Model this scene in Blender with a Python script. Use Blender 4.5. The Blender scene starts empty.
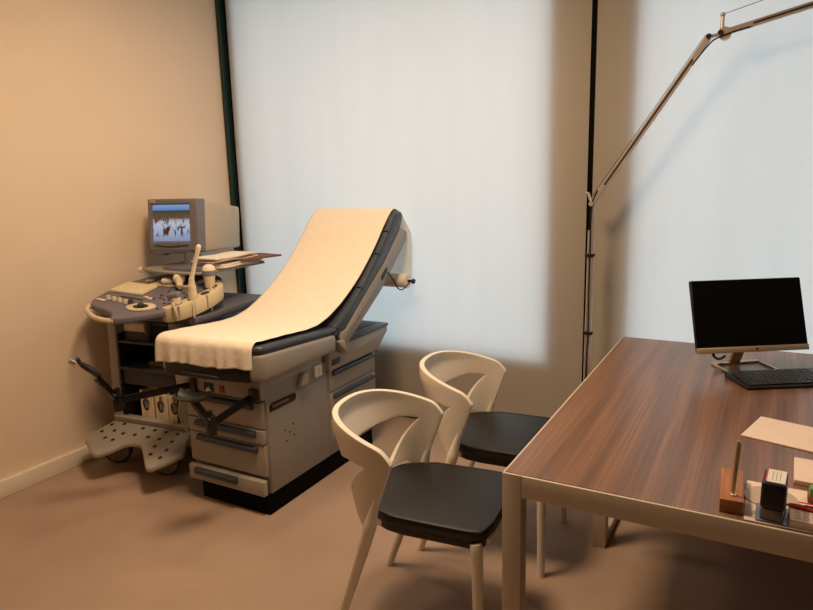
import bpy, bmesh, math, random
from mathutils import Vector, Matrix
random.seed(7)
C = bpy.context.scene.collection
PI = math.pi

# ------------------------------------------------------------------ materials
def lin(c):
    return tuple((v/255/12.92 if v/255 <= .04045 else ((v/255+.055)/1.055)**2.4) for v in c)

def mat(name, col, rough=.5, metal=0, var=.06, scale=14, bump=0, bscale=200, coat=0, spec=None, stretch=None):
    m = bpy.data.materials.new(name); m.use_nodes = True
    nt = m.node_tree; b = nt.nodes['Principled BSDF']
    b.inputs['Roughness'].default_value = rough
    b.inputs['Metallic'].default_value = metal
    if coat: b.inputs['Coat Weight'].default_value = coat
    if spec is not None: b.inputs['Specular IOR Level'].default_value = spec
    L = lin(col)
    tc = nt.nodes.new('ShaderNodeTexCoord')
    mp = nt.nodes.new('ShaderNodeMapping'); nt.links.new(tc.outputs['Object'], mp.inputs[0])
    if stretch: mp.inputs['Scale'].default_value = stretch
    n = nt.nodes.new('ShaderNodeTexNoise'); n.inputs['Scale'].default_value = scale; n.inputs['Detail'].default_value = 4
    nt.links.new(mp.outputs[0], n.inputs['Vector'])
    r = nt.nodes.new('ShaderNodeValToRGB')
    r.color_ramp.elements[0].position = .3; r.color_ramp.elements[1].position = .7
    r.color_ramp.elements[0].color = (*[v*(1-var) for v in L], 1)
    r.color_ramp.elements[1].color = (*[min(1, v*(1+var)) for v in L], 1)
    nt.links.new(n.outputs['Fac'], r.inputs[0]); nt.links.new(r.outputs[0], b.inputs['Base Color'])
    if bump:
        n2 = nt.nodes.new('ShaderNodeTexNoise'); n2.inputs['Scale'].default_value = bscale; n2.inputs['Detail'].default_value = 3
        nt.links.new(tc.outputs['Object'], n2.inputs['Vector'])
        bp = nt.nodes.new('ShaderNodeBump'); bp.inputs['Strength'].default_value = bump; bp.inputs['Distance'].default_value = .004
        nt.links.new(n2.outputs['Fac'], bp.inputs['Height']); nt.links.new(bp.outputs[0], b.inputs['Normal'])
    return m

M = {}
M['wall'] = mat('wall_paint', (232, 212, 188), .8, var=.02, scale=3, bump=.08, bscale=160)
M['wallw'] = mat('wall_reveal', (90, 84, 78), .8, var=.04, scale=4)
M['wall_far'] = mat('far_wall_paint', (112, 104, 96), .8, var=.03)
M['ceil'] = mat('ceiling_paint', (190, 184, 174), .85, var=.02)
M['base'] = mat('baseboard_paint', (232, 222, 204), .5, var=.03)
M['floor'] = mat('resin_floor', (172, 148, 130), .58, var=.10, scale=2.2, bump=.03, bscale=30, spec=.2)
M['frame'] = mat('window_frame_metal', (34, 58, 56), .4, .3)
M['black_frame'] = mat('black_frame', (6, 7, 8), .8, spec=.1)
M['taupe'] = mat('taupe_plastic', (156, 150, 141), .45, var=.03)
M['taupe2'] = mat('taupe_steel', (142, 137, 130), .5, var=.03)
M['navy'] = mat('slate_blue_vinyl', (58, 66, 78), .38, var=.06, bump=.12, bscale=260)
M['handle'] = mat('slate_handle', (50, 60, 76), .45)
M['black'] = mat('black_plastic', (16, 16, 17), .45)
M['blackm'] = mat('black_metal', (20, 19, 19), .35, .4)
M['darkgap'] = mat('dark_recess', (12, 11, 11), .8)  # near-black, paints the shade inside the cart bays
M['paper'] = mat('table_paper', (242, 232, 214), .75, var=.02, scale=30, bump=.55, bscale=40)
M['sheet'] = mat('writing_paper', (238, 218, 202), .8, var=.02)
M['sheetw'] = mat('white_paper', (238, 230, 218), .8, var=.02)
M['brown'] = mat('brown_folder', (112, 74, 56), .7, var=.05)
M['console'] = mat('grey_violet_plastic', (108, 105, 118), .45, var=.03)
M['crtgrey'] = mat('crt_grey_plastic', (112, 110, 116), .5, var=.03)
M['beige'] = mat('beige_plastic', (214, 200, 170), .5, var=.03)
M['beige2'] = mat('holder_beige', (204, 190, 156), .5, var=.03)
M['casing'] = mat('crt_casing', (190, 174, 150), .55, var=.03)
M['charcoal'] = mat('charcoal_panel', (52, 50, 54), .6, var=.05)
M['deck'] = mat('deck_grey', (94, 94, 106), .55, var=.05)
M['knobw'] = mat('pale_knob', (226, 214, 190), .45)
M['keysb'] = mat('cream_keys', (232, 220, 188), .55, var=.03)
M['keyd'] = mat('dark_keys', (66, 62, 66), .5)
M['wheel'] = mat('caster_grey', (128, 116, 104), .6)
M['tyre'] = mat('caster_tyre', (34, 31, 29), .7)
M['chair'] = mat('cream_chair_plastic', (230, 222, 208), .48, var=.02, bump=.04, bscale=500)
M['leather'] = mat('black_leather', (17, 16, 16), .48, var=.08, bump=.25, bscale=420)
M['deskframe'] = mat('cream_lacquer', (204, 192, 174), .5, var=.02)
M['chrome'] = mat('brushed_steel', (196, 186, 176), .25, .9)
M['steel'] = mat('polished_aluminium', (206, 196, 186), .35, .55)
M['slot'] = mat('arm_slot', (52, 46, 38), .5)
M['champagne'] = mat('champagne_metal', (192, 172, 148), .4, .5, var=.03)
M['screen'] = mat('dark_screen', (9, 9, 10), .35, spec=.15)
M['kbd'] = mat('keyboard_black', (20, 20, 21), .45)
M['kbk'] = mat('keyboard_keys', (28, 28, 30), .4)
M['woodblock'] = mat('orange_wood', (164, 110, 70), .5, var=.18, scale=10, stretch=(14, 1, 14))
M['gold'] = mat('gold_pen', (204, 186, 150), .3, .7)
M['stampgrey'] = mat('smoky_plastic', (118, 112, 114), .25)
M['red'] = mat('red_lacquer', (196, 28, 52), .4)
M['redbadge'] = mat('red_switch', (150, 30, 26), .45)
M['orange'] = mat('orange_pencil', (206, 140, 78), .5)
M['bluepen'] = mat('navy_pen', (40, 44, 84), .4)
M['green'] = mat('green_plastic', (96, 160, 92), .5)
M['woodbr'] = mat('brown_wood', (140, 92, 48), .5, var=.1)
M['bluefilm'] = mat('blue_grey_film', (104, 110, 138), .25, var=.15, scale=40)
M['disc'] = mat('grey_card', (190, 172, 158), .7, var=.05)
M['emblem'] = mat('dark_print', (44, 42, 40), .7, var=.3, scale=40)
M['carton'] = mat('white_carton', (216, 200, 172), .75, var=.04)
M['shade'] = mat('parchment_shade', (226, 208, 172), .8)
M['cable'] = mat('cream_cable', (196, 182, 152), .5)
M['bcable'] = mat('black_cable', (22, 20, 19), .5)
M['logo'] = mat('logo_oval', (214, 176, 150), .5)
M['logod'] = mat('logo_dark', (70, 52, 40), .5)
M['white'] = mat('white_plastic', (236, 230, 216), .45)
M['probegrey'] = mat('probe_grey', (118, 118, 136), .5)
M['probe'] = mat('probe_cream', (236, 226, 204), .4, var=.03)
M['probed'] = mat('probe_handle', (212, 198, 168), .5, var=.03)
M['grey_device'] = mat('grey_device', (76, 68, 62), .6)

# walnut top: long grain along y
def walnut():
    m = bpy.data.materials.new('walnut_top'); m.use_nodes = True
    nt = m.node_tree; b = nt.nodes['Principled BSDF']
    tc = nt.nodes.new('ShaderNodeTexCoord')
    mp = nt.nodes.new('ShaderNodeMapping'); mp.inputs['Scale'].default_value = (4.5, .55, 1)
    nt.links.new(tc.outputs['Object'], mp.inputs[0])
    w = nt.nodes.new('ShaderNodeTexWave'); w.wave_type = 'BANDS'; w.bands_direction = 'X'
    w.inputs['Scale'].default_value = .9; w.inputs['Distortion'].default_value = 14; w.inputs['Detail'].default_value = 3
    w.inputs['Detail Scale'].default_value = .7
    nt.links.new(mp.outputs[0], w.inputs[0])
    mp2 = nt.nodes.new('ShaderNodeMapping'); mp2.inputs['Scale'].default_value = (120, 1.5, 1)
    nt.links.new(tc.outputs['Object'], mp2.inputs[0])
    n = nt.nodes.new('ShaderNodeTexNoise'); n.inputs['Scale'].default_value = 1; n.inputs['Detail'].default_value = 4; n.inputs['Distortion'].default_value = .6
    nt.links.new(mp2.outputs[0], n.inputs['Vector'])
    mx = nt.nodes.new('ShaderNodeMix'); mx.data_type = 'FLOAT'; mx.inputs[0].default_value = .8
    nt.links.new(w.outputs['Fac'], mx.inputs[2]); nt.links.new(n.outputs['Fac'], mx.inputs[3])
    r = nt.nodes.new('ShaderNodeValToRGB')
    e = r.color_ramp.elements
    e[0].position = .24; e[0].color = (*lin((98, 72, 58)), 1)
    e[1].position = .76; e[1].color = (*lin((148, 108, 82)), 1)
    k = r.color_ramp.elements.new(.5); k.color = (*lin((121, 88, 68)), 1)
    nt.links.new(mx.outputs[0], r.inputs[0]); nt.links.new(r.outputs[0], b.inputs['Base Color'])
    b.inputs['Roughness'].default_value = .34
    b.inputs['Specular IOR Level'].default_value = .6
    return m
M['walnut'] = walnut()

def blind_fabric(name, k, col):
    m = bpy.data.materials.new(name); m.use_nodes = True
    nt = m.node_tree; nt.nodes.clear()
    out = nt.nodes.new('ShaderNodeOutputMaterial')
    d = nt.nodes.new('ShaderNodeBsdfDiffuse'); t = nt.nodes.new('ShaderNodeBsdfTranslucent')
    tc = nt.nodes.new('ShaderNodeTexCoord')
    mp = nt.nodes.new('ShaderNodeMapping'); mp.inputs['Scale'].default_value = (3.2, 1, .35)
    nt.links.new(tc.outputs['Object'], mp.inputs[0])
    n = nt.nodes.new('ShaderNodeTexNoise'); n.inputs['Scale'].default_value = 2; n.inputs['Detail'].default_value = 4
    nt.links.new(mp.outputs[0], n.inputs['Vector'])
    mp2 = nt.nodes.new('ShaderNodeMapping'); mp2.inputs['Scale'].default_value = (30, 1, 160)
    nt.links.new(tc.outputs['Object'], mp2.inputs[0])
    n2 = nt.nodes.new('ShaderNodeTexNoise'); n2.inputs['Scale'].default_value = 1; n2.inputs['Detail'].default_value = 2
    nt.links.new(mp2.outputs[0], n2.inputs['Vector'])
    ad = nt.nodes.new('ShaderNodeMix'); ad.data_type = 'FLOAT'; ad.inputs[0].default_value = .35
    nt.links.new(n.outputs['Fac'], ad.inputs[2]); nt.links.new(n2.outputs['Fac'], ad.inputs[3])
    r = nt.nodes.new('ShaderNodeValToRGB')
    r.color_ramp.elements[0].position = .3; r.color_ramp.elements[0].color = (.80, .81, .80, 1)
    r.color_ramp.elements[1].position = .7; r.color_ramp.elements[1].color = (.90, .90, .89, 1)
    nt.links.new(ad.outputs[0], r.inputs[0])
    nt.links.new(r.outputs[0], t.inputs['Color'])
    d.inputs['Color'].default_value = (*lin(col), 1)
    ms = nt.nodes.new('ShaderNodeMixShader'); ms.inputs[0].default_value = k
    nt.links.new(d.outputs[0], ms.inputs[1]); nt.links.new(t.outputs[0], ms.inputs[2])
    nt.links.new(ms.outputs[0], out.inputs[0])
    return m
M['blind'] = blind_fabric('blind_fabric', .5, (222, 214, 200)); M['thin_paper'] = blind_fabric('thin_paper', .42, (236, 226, 206))

def glass():
    m = bpy.data.materials.new('window_glass'); m.use_nodes = True
    nt = m.node_tree; nt.nodes.clear()
    out = nt.nodes.new('ShaderNodeOutputMaterial')
    t = nt.nodes.new('ShaderNodeBsdfTransparent'); g = nt.nodes.new('ShaderNodeBsdfGlossy')
    g.inputs['Roughness'].default_value = .02
    ms = nt.nodes.new('ShaderNodeMixShader'); ms.inputs[0].default_value = .06
    nt.links.new(t.outputs[0], ms.inputs[1]); nt.links.new(g.outputs[0], ms.inputs[2]); nt.links.new(ms.outputs[0], out.inputs[0])
    return m
M['glass'] = glass()

def crt_picture():
    m = bpy.data.materials.new('crt_picture'); m.use_nodes = True
    nt = m.node_tree; nt.nodes.clear()
    out = nt.nodes.new('ShaderNodeOutputMaterial'); em = nt.nodes.new('ShaderNodeEmission')
    em.inputs['Strength'].default_value = .8
    tc = nt.nodes.new('ShaderNodeTexCoord'); sp = nt.nodes.new('ShaderNodeSeparateXYZ')
    nt.links.new(tc.outputs['Generated'], sp.inputs[0])
    r = nt.nodes.new('ShaderNodeValToRGB'); r.color_ramp.interpolation = 'LINEAR'
    E = r.color_ramp.elements
    E[0].position = 0; E[0].color = (*lin((138, 156, 190)), 1)
    E[1].position = .5; E[1].color = (*lin((196, 204, 222)), 1)
    for p, c in ((.58, (176, 172, 176)), (.64, (112, 92, 70)), (.8, (84, 78, 60)), (.835, (70, 66, 56)), (.85, (96, 140, 196)), (1, (142, 172, 214))):
        k = E.new(p); k.color = (*lin(c), 1)
    nt.links.new(sp.outputs['Z'], r.inputs[0])
    mp = nt.nodes.new('ShaderNodeMapping'); mp.inputs['Scale'].default_value = (11, 0, 4.5)
    nt.links.new(tc.outputs['Generated'], mp.inputs[0])
    n = nt.nodes.new('ShaderNodeTexNoise'); n.inputs['Scale'].default_value = 1.0; n.inputs['Detail'].default_value = 2; n.inputs['Distortion'].default_value = .8
    nt.links.new(mp.outputs[0], n.inputs['Vector'])
    th = nt.nodes.new('ShaderNodeValToRGB'); th.color_ramp.elements[0].position = .5; th.color_ramp.elements[1].position = .58
    nt.links.new(n.outputs['Fac'], th.inputs[0])
    wn = nt.nodes.new('ShaderNodeValToRGB'); F = wn.color_ramp.elements
    F[0].position = .1; F[0].color = (0, 0, 0, 1); F[1].position = .2; F[1].color = (1, 1, 1, 1)
    for p, v in ((.38, 1), (.44, .25), (.5, .8), (.6, .9), (.72, .3), (.8, 0)):
        k = F.new(p); k.color = (v, v, v, 1)
    nt.links.new(sp.outputs['Z'], wn.inputs[0])
    mu = nt.nodes.new('ShaderNodeMath'); mu.operation = 'MULTIPLY'
    nt.links.new(th.outputs[0], mu.inputs[0]); nt.links.new(wn.outputs[0], mu.inputs[1])
    mx = nt.nodes.new('ShaderNodeMix'); mx.data_type = 'RGBA'
    nt.links.new(mu.outputs[0], mx.inputs[0]); nt.links.new(r.outputs[0], mx.inputs[6])
    mx.inputs[7].default_value = (*lin((96, 52, 30)), 1)
    nt.links.new(mx.outputs[2], em.inputs[0]); nt.links.new(em.outputs[0], out.inputs[0])
    return m
M['crt'] = crt_picture()

# ------------------------------------------------------------------ geometry helpers
def T(x=0, y=0, z=0): return Matrix.Translation((x, y, z))
def RZ(d): return Matrix.Rotation(math.radians(d), 4, 'Z')
def RX(d): return Matrix.Rotation(math.radians(d), 4, 'X')
def RY(d): return Matrix.Rotation(math.radians(d), 4, 'Y')

def merge(bm, tmp, mx=None):
    if mx is not None: bmesh.ops.transform(tmp, matrix=mx, verts=tmp.verts)
    vm = {v: bm.verts.new(v.co) for v in tmp.verts}
    for f in tmp.faces:
        try: bm.faces.new([vm[v] for v in f.verts])
        except ValueError: pass
    tmp.free()

def bevel_all(t, w, seg=2, ang=30):
    es = [e for e in t.edges if len(e.link_faces) == 2 and e.calc_face_angle(0) > math.radians(ang)]
    if es: bmesh.ops.bevel(t, geom=es, offset=w, segments=seg, profile=.5, affect='EDGES', clamp_overlap=True)

def box(bm, x0, x1, y0, y1, z0, z1, bev=.003, seg=2, mx=None):
    t = bmesh.new(); bmesh.ops.create_cube(t, size=1)
    bmesh.ops.transform(t, matrix=T((x0+x1)/2, (y0+y1)/2, (z0+z1)/2) @ Matrix.Diagonal((abs(x1-x0), abs(y1-y0), abs(z1-z0), 1)), verts=t.verts)
    if bev: bevel_all(t, bev, seg)
    merge(bm, t, mx)

def prism(bm, pts, axis, a0, a1, bev=.003, seg=2, mx=None, ang=30):
    f = {'x': lambda p, a: (a, p[0], p[1]), 'y': lambda p, a: (p[0], a, p[1]), 'z': lambda p, a: (p[0], p[1], a)}[axis]
    t = bmesh.new()
    A = [t.verts.new(f(p, a0)) for p in pts]; B = [t.verts.new(f(p, a1)) for p in pts]
    t.faces.new(A); t.faces.new(B[::-1]); n = len(pts)
    for i in range(n): t.faces.new((A[i], B[i], B[(i+1) % n], A[(i+1) % n]))
    bmesh.ops.recalc_face_normals(t, faces=t.faces)
    if bev: bevel_all(t, bev, seg, ang)
    merge(bm, t, mx)

def spline(pts, n=8):
    P = [Vector(p) for p in pts]; out = []
    for i in range(len(P)-1):
        p0 = P[max(i-1, 0)]; p1 = P[i]; p2 = P[i+1]; p3 = P[min(i+2, len(P)-1)]
        for k in range(n):
            t = k/n
            out.append(.5*((2*p1)+(p2-p0)*t+(2*p0-5*p1+4*p2-p3)*t*t+(3*p1-p0-3*p2+p3)*t**3))
    out.append(P[-1]); return out

def tube(bm, pts, r, seg=10, smooth=0, mx=None, cap=True):
    P = spline(pts, smooth) if smooth else [Vector(p) for p in pts]
    rs = r if isinstance(r, (list, tuple)) else None
    t = bmesh.new(); rings = []
    up = Vector((0, 0, 1)); prev = None
    for i, p in enumerate(P):
        d = (P[min(i+1, len(P)-1)]-P[max(i-1, 0)]).normalized()
        if prev is None:
            a = d.cross(up)
            if a.length < .05: a = d.cross(Vector((1, 0, 0)))
        else: a = prev - d*prev.dot(d)
        a.normalize(); prev = a; b = d.cross(a)
        if rs:
            q = i/(len(P)-1)*(len(rs)-1); j = min(int(q), len(rs)-2) if len(rs) > 1 else 0
            rr = rs[j]+(rs[j+1]-rs[j])*(q-j)
        else: rr = r
        rings.append([t.verts.new(p+(a*math.cos(2*PI*k/seg)+b*math.sin(2*PI*k/seg))*rr) for k in range(seg)])
    for A, B in zip(rings, rings[1:]):
        for k in range(seg): t.faces.new((A[k], A[(k+1) % seg], B[(k+1) % seg], B[k]))
    if cap: t.faces.new(rings[0][::-1]); t.faces.new(rings[-1])
    bmesh.ops.recalc_face_normals(t, faces=t.faces)
    merge(bm, t, mx)

def lathe(bm, prof, seg=24, mx=None):
    t = bmesh.new(); rings = []
    for r, z in prof:
        if r < 1e-5: rings.append([t.verts.new((0, 0, z))])
        else: rings.append([t.verts.new((r*math.cos(2*PI*k/seg), r*math.sin(2*PI*k/seg), z)) for k in range(seg)])
    for A, B in zip(rings, rings[1:]):
        if len(A) == 1 and len(B) == 1: continue
        for k in range(seg):
            if len(A) == 1: t.faces.new((A[0], B[(k+1) % seg], B[k]))
            elif len(B) == 1: t.faces.new((A[k], A[(k+1) % seg], B[0]))
            else: t.faces.new((A[k], A[(k+1) % seg], B[(k+1) % seg], B[k]))
    for R, s in ((rings[0], 1), (rings[-1], -1)):
        if len(R) > 1: t.faces.new(R[::-s])
    bmesh.ops.recalc_face_normals(t, faces=t.faces)
    merge(bm, t, mx)

def along(p, d):
    """matrix moving local z onto direction d at p"""
    return T(*p) @ Vector(d).to_track_quat('Z', 'Y').to_matrix().to_4x4()

def BM(): return bmesh.new()
ROOT = {}

def thing(name, label, cat, loc=(0, 0, 0), rz=0, group=None):
    o = bpy.data.objects.new(name, None); C.objects.link(o)
    o.empty_display_size = .1
    o.location = loc; o.rotation_euler = (0, 0, math.radians(rz))
    o['label'] = label; o['category'] = cat
    if group: o['group'] = group
    ROOT[o.name] = T(*loc) @ RZ(rz)
    return o

def part(name, bm, m, parent=None, world=False, sharp=38, label=None):
    """world=True: geometry is given in room coordinates"""
    if parent is not None:
        p = parent
        if p.name not in ROOT: ROOT[p.name] = Matrix()
        root = ROOT[p.name]
    else: root = Matrix()
    if world: bmesh.ops.transform(bm, matrix=root.inverted(), verts=bm.verts)
    bmesh.ops.remove_doubles(bm, verts=bm.verts, dist=1e-5)
    bm.normal_update()
    for f in bm.faces: f.smooth = True
    for e in bm.edges:
        if len(e.link_faces) == 2: e.smooth = e.calc_face_angle(0) < math.radians(sharp)
    me = bpy.data.meshes.new(name); bm.to_mesh(me); bm.free()
    me.materials.append(M[m] if isinstance(m, str) else m)
    o = bpy.data.objects.new(name, me); C.objects.link(o)
    if parent is not None:
        o.parent = parent; ROOT[o.name] = root
    if label: o['label'] = label
    return o

def tag(o, label, cat, group=None):
    o['label'] = label; o['category'] = cat
    if group: o['group'] = group
    return o

def solo(name, bm, m, label, cat, group=None, loc=None):
    """a thing that is a single mesh; loc: its origin, geometry given in room coordinates"""
    if loc is not None: bmesh.ops.transform(bm, matrix=T(*loc).inverted(), verts=bm.verts)
    o = part(name, bm, m)
    if loc is not None: o.location = loc; ROOT[o.name] = T(*loc)
    return tag(o, label, cat, group)

def struct(name, bm, m, parent=None):
    o = part(name, bm, m, parent)
    if parent is None: o['kind'] = 'structure'
    return o

# ------------------------------------------------------------------ room
XW, YB, ZC = -3.205, 3.37, 2.78
b = BM(); box(b, -3.4, 2.6, -1.8, 3.75, -.1, 0, 0); struct('floor', b, 'floor')
b = BM(); box(b, -3.4, 2.6, -1.8, 3.75, ZC, ZC+.1, 0); struct('ceiling', b, 'ceil')
b = BM(); box(b, XW-.15, XW, -1.8, 3.75, 0, ZC, 0); struct('wall_left', b, 'wall')
b = BM(); box(b, 2.4, 2.55, -1.8, 3.75, 0, ZC, 0); struct('wall_right', b, 'wall_far')
b = BM(); box(b, -3.4, 2.6, -1.8, -1.65, 0, ZC, 0); struct('wall_back', b, 'wall_far')
# window wall: low parapet and the column between the two windows
b = BM(); box(b, XW, 2.4, 3.386, 3.46, 0, .45, .002); box(b, -.985, -.645, 3.386, 3.43, .44, ZC, .002)
box(b, XW, 2.4, 3.386, 3.46, 2.74, ZC, 0)
struct('wall_front', b, 'wallw')
def window(n, x0, x1):
    f = BM()
    for a, c in ((x0, x0+.05), (x1-.05, x1)): box(f, a, c, 3.40, 3.44, .45, 2.74, .004)
    box(f, x0, x1, 3.40, 3.44, .45, .47, .004); box(f, x0, x1, 3.40, 3.44, 2.72, 2.74, .004)
    w = struct('window_%d' % n, f, 'black_frame')
    g = BM(); box(g, x0+.04, x1-.04, 3.416, 3.424, .46, 2.73, 0); part('pane', g, 'glass', w)
window(1, -3.16, -.98); window(2, -.65, 2.38)
b = BM(); box(b, XW, XW+.024, 3.325, 3.386, 0, ZC, .003); struct('trim_1', b, 'frame')
b = BM(); box(b, XW+.0, XW+.075, 3.380, 3.388, 0, ZC, .003); struct('trim_2', b, 'black_frame')  # black strip painting the shadowed gap between frame and blind
b = BM(); box(b, -.85, -.77, 3.380, 3.388, 0, ZC, .002); struct('trim_3', b, 'black_frame')
b = BM(); box(b, XW, XW+.030, -1.65, 3.32, 0, .085, .004); struct('baseboard_left', b, 'base')

def blind(x0, x1, label):
    t = thing('roller_blind', label, 'blind', ((x0+x1)/2, YB, .03))
    bm = BM(); nx, nz = 60, 30
    G = []
    for i in range(nx+1):
        x = x0+(x1-x0)*i/nx; col = []
        for j in range(nz+1):
            z = .05+(ZC-.09)*j/nz
            w = .0022*math.sin(x*9+.6*math.sin(z*1.3))+.0016*math.sin(x*23+z*.8)
            col.append(bm.verts.new((x, YB+w, z)))
        G.append(col)
    for i in range(nx):
        for j in range(nz): bm.faces.new((G[i][j], G[i+1][j], G[i+1][j+1], G[i][j+1]))
    part('fabric', bm, 'blind', t, True, 180)
    bm = BM(); box(bm, x0, x1, YB-.008, YB+.008, .03, .055, .004); part('bottom_bar', bm, 'blind', t, True)
    bm = BM(); tube(bm, [(x0, YB+.018, ZC-.035), (x1, YB+.018, ZC-.035)], .022, 16); part('roller_tube', bm, 'steel', t, True)
blind(-3.158, -.824, 'white roller blind hanging behind the exam table and ultrasound machine')
blind(-.797, 1.9, 'white roller blind hanging behind the desk and computer monitor')

# ------------------------------------------------------------------ exam table
TX0, TX1, TY = -2.350, -1.879, 2.05
XC = -2.115
et = thing('exam_table', 'taupe gynaecology exam table with slate vinyl cushions, drawers and footrest stirrups', 'exam table', (XC, 2.05, 0))
b = BM(); box(b, TX0+.05, TX1-.004, 2.055, 2.93, 0, .1, .004); part('plinth', b, 'black_frame', et, True)
b = BM()
box(b, TX0+.004, TX1, 2.068, 2.52, .1, .60, .004)
box(b, TX0+.004, TX1, 2.52, 2.965, .1, .55, .004)
part('cabinet', b, 'taupe2', et, True)
b = BM(); box(b, TX0+.02, TX1-.001, 2.045, 2.50, .545, .645, .006)     # upper body under the seat
part('seat_carriage', b, 'taupe', et, True)
# control panel with mains socket and switch
b = BM(); box(b, TX0+.06, TX1-.012, 2.05, 2.075, .540, .605, .004); cp = part('control_panel', b, 'taupe', et, True)
b = BM(); box(b, -2.222, -2.158, 2.043, 2.052, .548, .592, .003); part('socket_recess', b, 'charcoal', cp, True)
b = BM(); prism(b, [(-2.212, .549), (-2.166, .549), (-2.190, .575)], 'y', 2.039, 2.044, .002); part('socket_flap', b, 'white', cp, True)
b = BM(); box(b, -2.124, -2.094, 2.041, 2.052, .553, .588, .003); part('power_switch', b, 'redbadge', cp, True)
b = BM()
for i in range(4):
    for j in range(2): box(b, -2.07+i*.018, -2.062+i*.018, 2.046, 2.052, .56+j*.016, .566+j*.016, .001)
part('indicator_dots', b, 'white', cp, True)
for x0, x1 in ((TX0+.045, TX0+.085), (TX1-.06, TX1-.008)):
    b = BM(); box(b, x0, x1, 2.03, 2.07, .535, .60, .004); part('stirrup_socket', b, 'black', et, True)
# front drawers
def drawer(z0, z1, y, hx0, hx1, hz, slope=0):
    b = BM(); box(b, TX0, TX1-.006, y, y+.03, z0, z1, .006, 3)
    d = part('drawer', b, 'taupe', et, True)
    h = BM()
    prism(h, [(y-.018, hz-.006), (y-.020, hz+.014), (y-.006, hz+.022), (y+.006, hz+.022), (y+.006, hz-.010)], 'x', hx0, hx1, .003)
    part('handle', h, 'handle', d, True)
    h = BM(); box(h, hx0+.01, hx1-.01, y-.003, y+.002, hz-.026, hz-.008, .002); part('pull_recess', h, 'taupe2', d, True)
drawer(.410, .535, 2.05, TX0+.08, TX1-.055, .508)
drawer(.338, .406, 2.046, TX0+.06, TX1-.045, .380)
drawer(.185, .334, 2.05, TX0+.06, TX1-.045, .306)
drawer(.100, .172, 2.026, TX0+.05, TX1-.16, .145)
# side panel details
b = BM(); box(b, TX1-.002, TX1+.004, 2.072, 2.515, .105, .527, .003); sp_ = part('side_panel', b, 'taupe2', et, True)
b = BM(); prism(b, [(2.088, .482), (2.088, .512), (2.10, .522), (2.262, .522), (2.274, .512), (2.274, .494), (2.262, .482)], 'x', TX1, TX1+.006, .002); part('grip_slot', b, 'blackm', sp_, True)
b = BM(); box(b, TX1+.004, TX1+.009, 2.105, 2.215, .497, .510, .002); part('grip_plate', b, 'brown', sp_, True)
for dy, dz in ((0, 0), (.06, .012), (.01, -.055), (.065, -.045), (.035, -.02)):
    b = BM(); lathe(b, [(.0045, 0), (.0045, .003)], 8, T(TX1+.003, 2.18+dy, .365+dz) @ RY(90)); part('screw_hole', b, 'black', sp_, True)
b = BM(); box(b, TX1-.004, TX1+.012, 2.42, 2.475, .545, .603, .004); ol = part('outlet', b, 'white', et, True)
b = BM()
for i in range(3): box(b, TX1+.011, TX1+.0135, 2.445, 2.452, .556+i*.014, .562+i*.014, .0008)
part('outlet_holes', b, 'taupe2', ol, True)
b = BM(); prism(b, [(2.285, .545), (2.345, .545), (2.345, .60), (2.31, .60)], 'x', TX1-.003, TX1+.03, .004); part('side_bracket', b, 'taupe', et, True)
# rear drawer bank
for z0, z1 in ((.435, .545), (.30, .425), (.175, .29)):
    b = BM(); box(b, TX1-.004, TX1+.008, 2.535, 2.965, z0, z1, .005); d = part('side_drawer', b, 'taupe', et, True)
    h = BM(); prism(h, [(TX1+.006, z1-.03), (TX1+.026, z1-.026), (TX1+.024, z1-.008), (TX1+.006, z1-.002)], 'y', 2.56, 2.935, .003); part('handle', h, 'handle', d, True)
b = BM(); prism(b, [(2.52, .55), (2.975, .55), (3.085, .635), (3.085, .665), (2.52, .665)], 'x', TX0-.015, TX1+.025, .008, 3); rc = part('rear_cap', b, 'taupe', et, True)
b = BM(); box(b, TX0-.02, TX1+.03, 2.62, 3.09, .662, .680, .006, 3); part('tray_rim', b, 'navy', rc, True)
b = BM(); box(b, TX0+.05, TX1-.03, 2.80, 3.06, .674, .683, .003); part('tray_well', b, 'black', rc, True)
b = BM(); prism(b, [(2.535, .575), (2.60, .575), (2.615, .605), (2.545, .605)], 'x', TX1+.02, TX1+.03, .003); part('catch_plate', b, 'charcoal', rc, True)
# seat section
SX0, SX1 = -2.405, -1.825
b = BM()
prism(b, [(SX0, 2.0), (SX0+.03, 1.955), (XC-.1, 1.955), (XC+.1, 1.978), (SX1-.03, 2.004), (SX1, 2.022), (SX1, 2.55), (SX0, 2.55)], 'z', .648, .772, .018, 3)
for v in b.verts:
    t = min(1, max(0, (v.co.y-1.97)/.58))
    v.co.z += -.034*t if v.co.z > .7 else .004*t
part('seat_shell', b, 'taupe', et, True)
b = BM(); prism(b, [(SX0+.055, 1.944), (XC, 1.957), (SX1-.062, 1.994), (SX1-.075, 2.046), (SX0+.09, 2.046)], 'z', .640, .715, .008); part('under_seat_tray', b, 'black', et, True)
b = BM(); box(b, SX0+.16, SX1-.2, 1.942, 1.95, .662, .668, .002); part('tray_handle_lip', b, 'charcoal', et, True)
b = BM()
prism(b, [(SX0+.004, 2.0), (SX0+.034, 1.953), (XC-.1, 1.953), (XC+.1, 1.976), (SX1-.034, 2.002), (SX1-.004, 2.022), (SX1-.004, 2.57), (SX0+.004, 2.57)], 'z', .768, .806, .017, 4)
for v in b.verts:
    t = min(1, max(0, (v.co.y-1.97)/.58))
    v.co.z -= .034*t
part('seat_cushion', b, 'navy', et, True)
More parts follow.
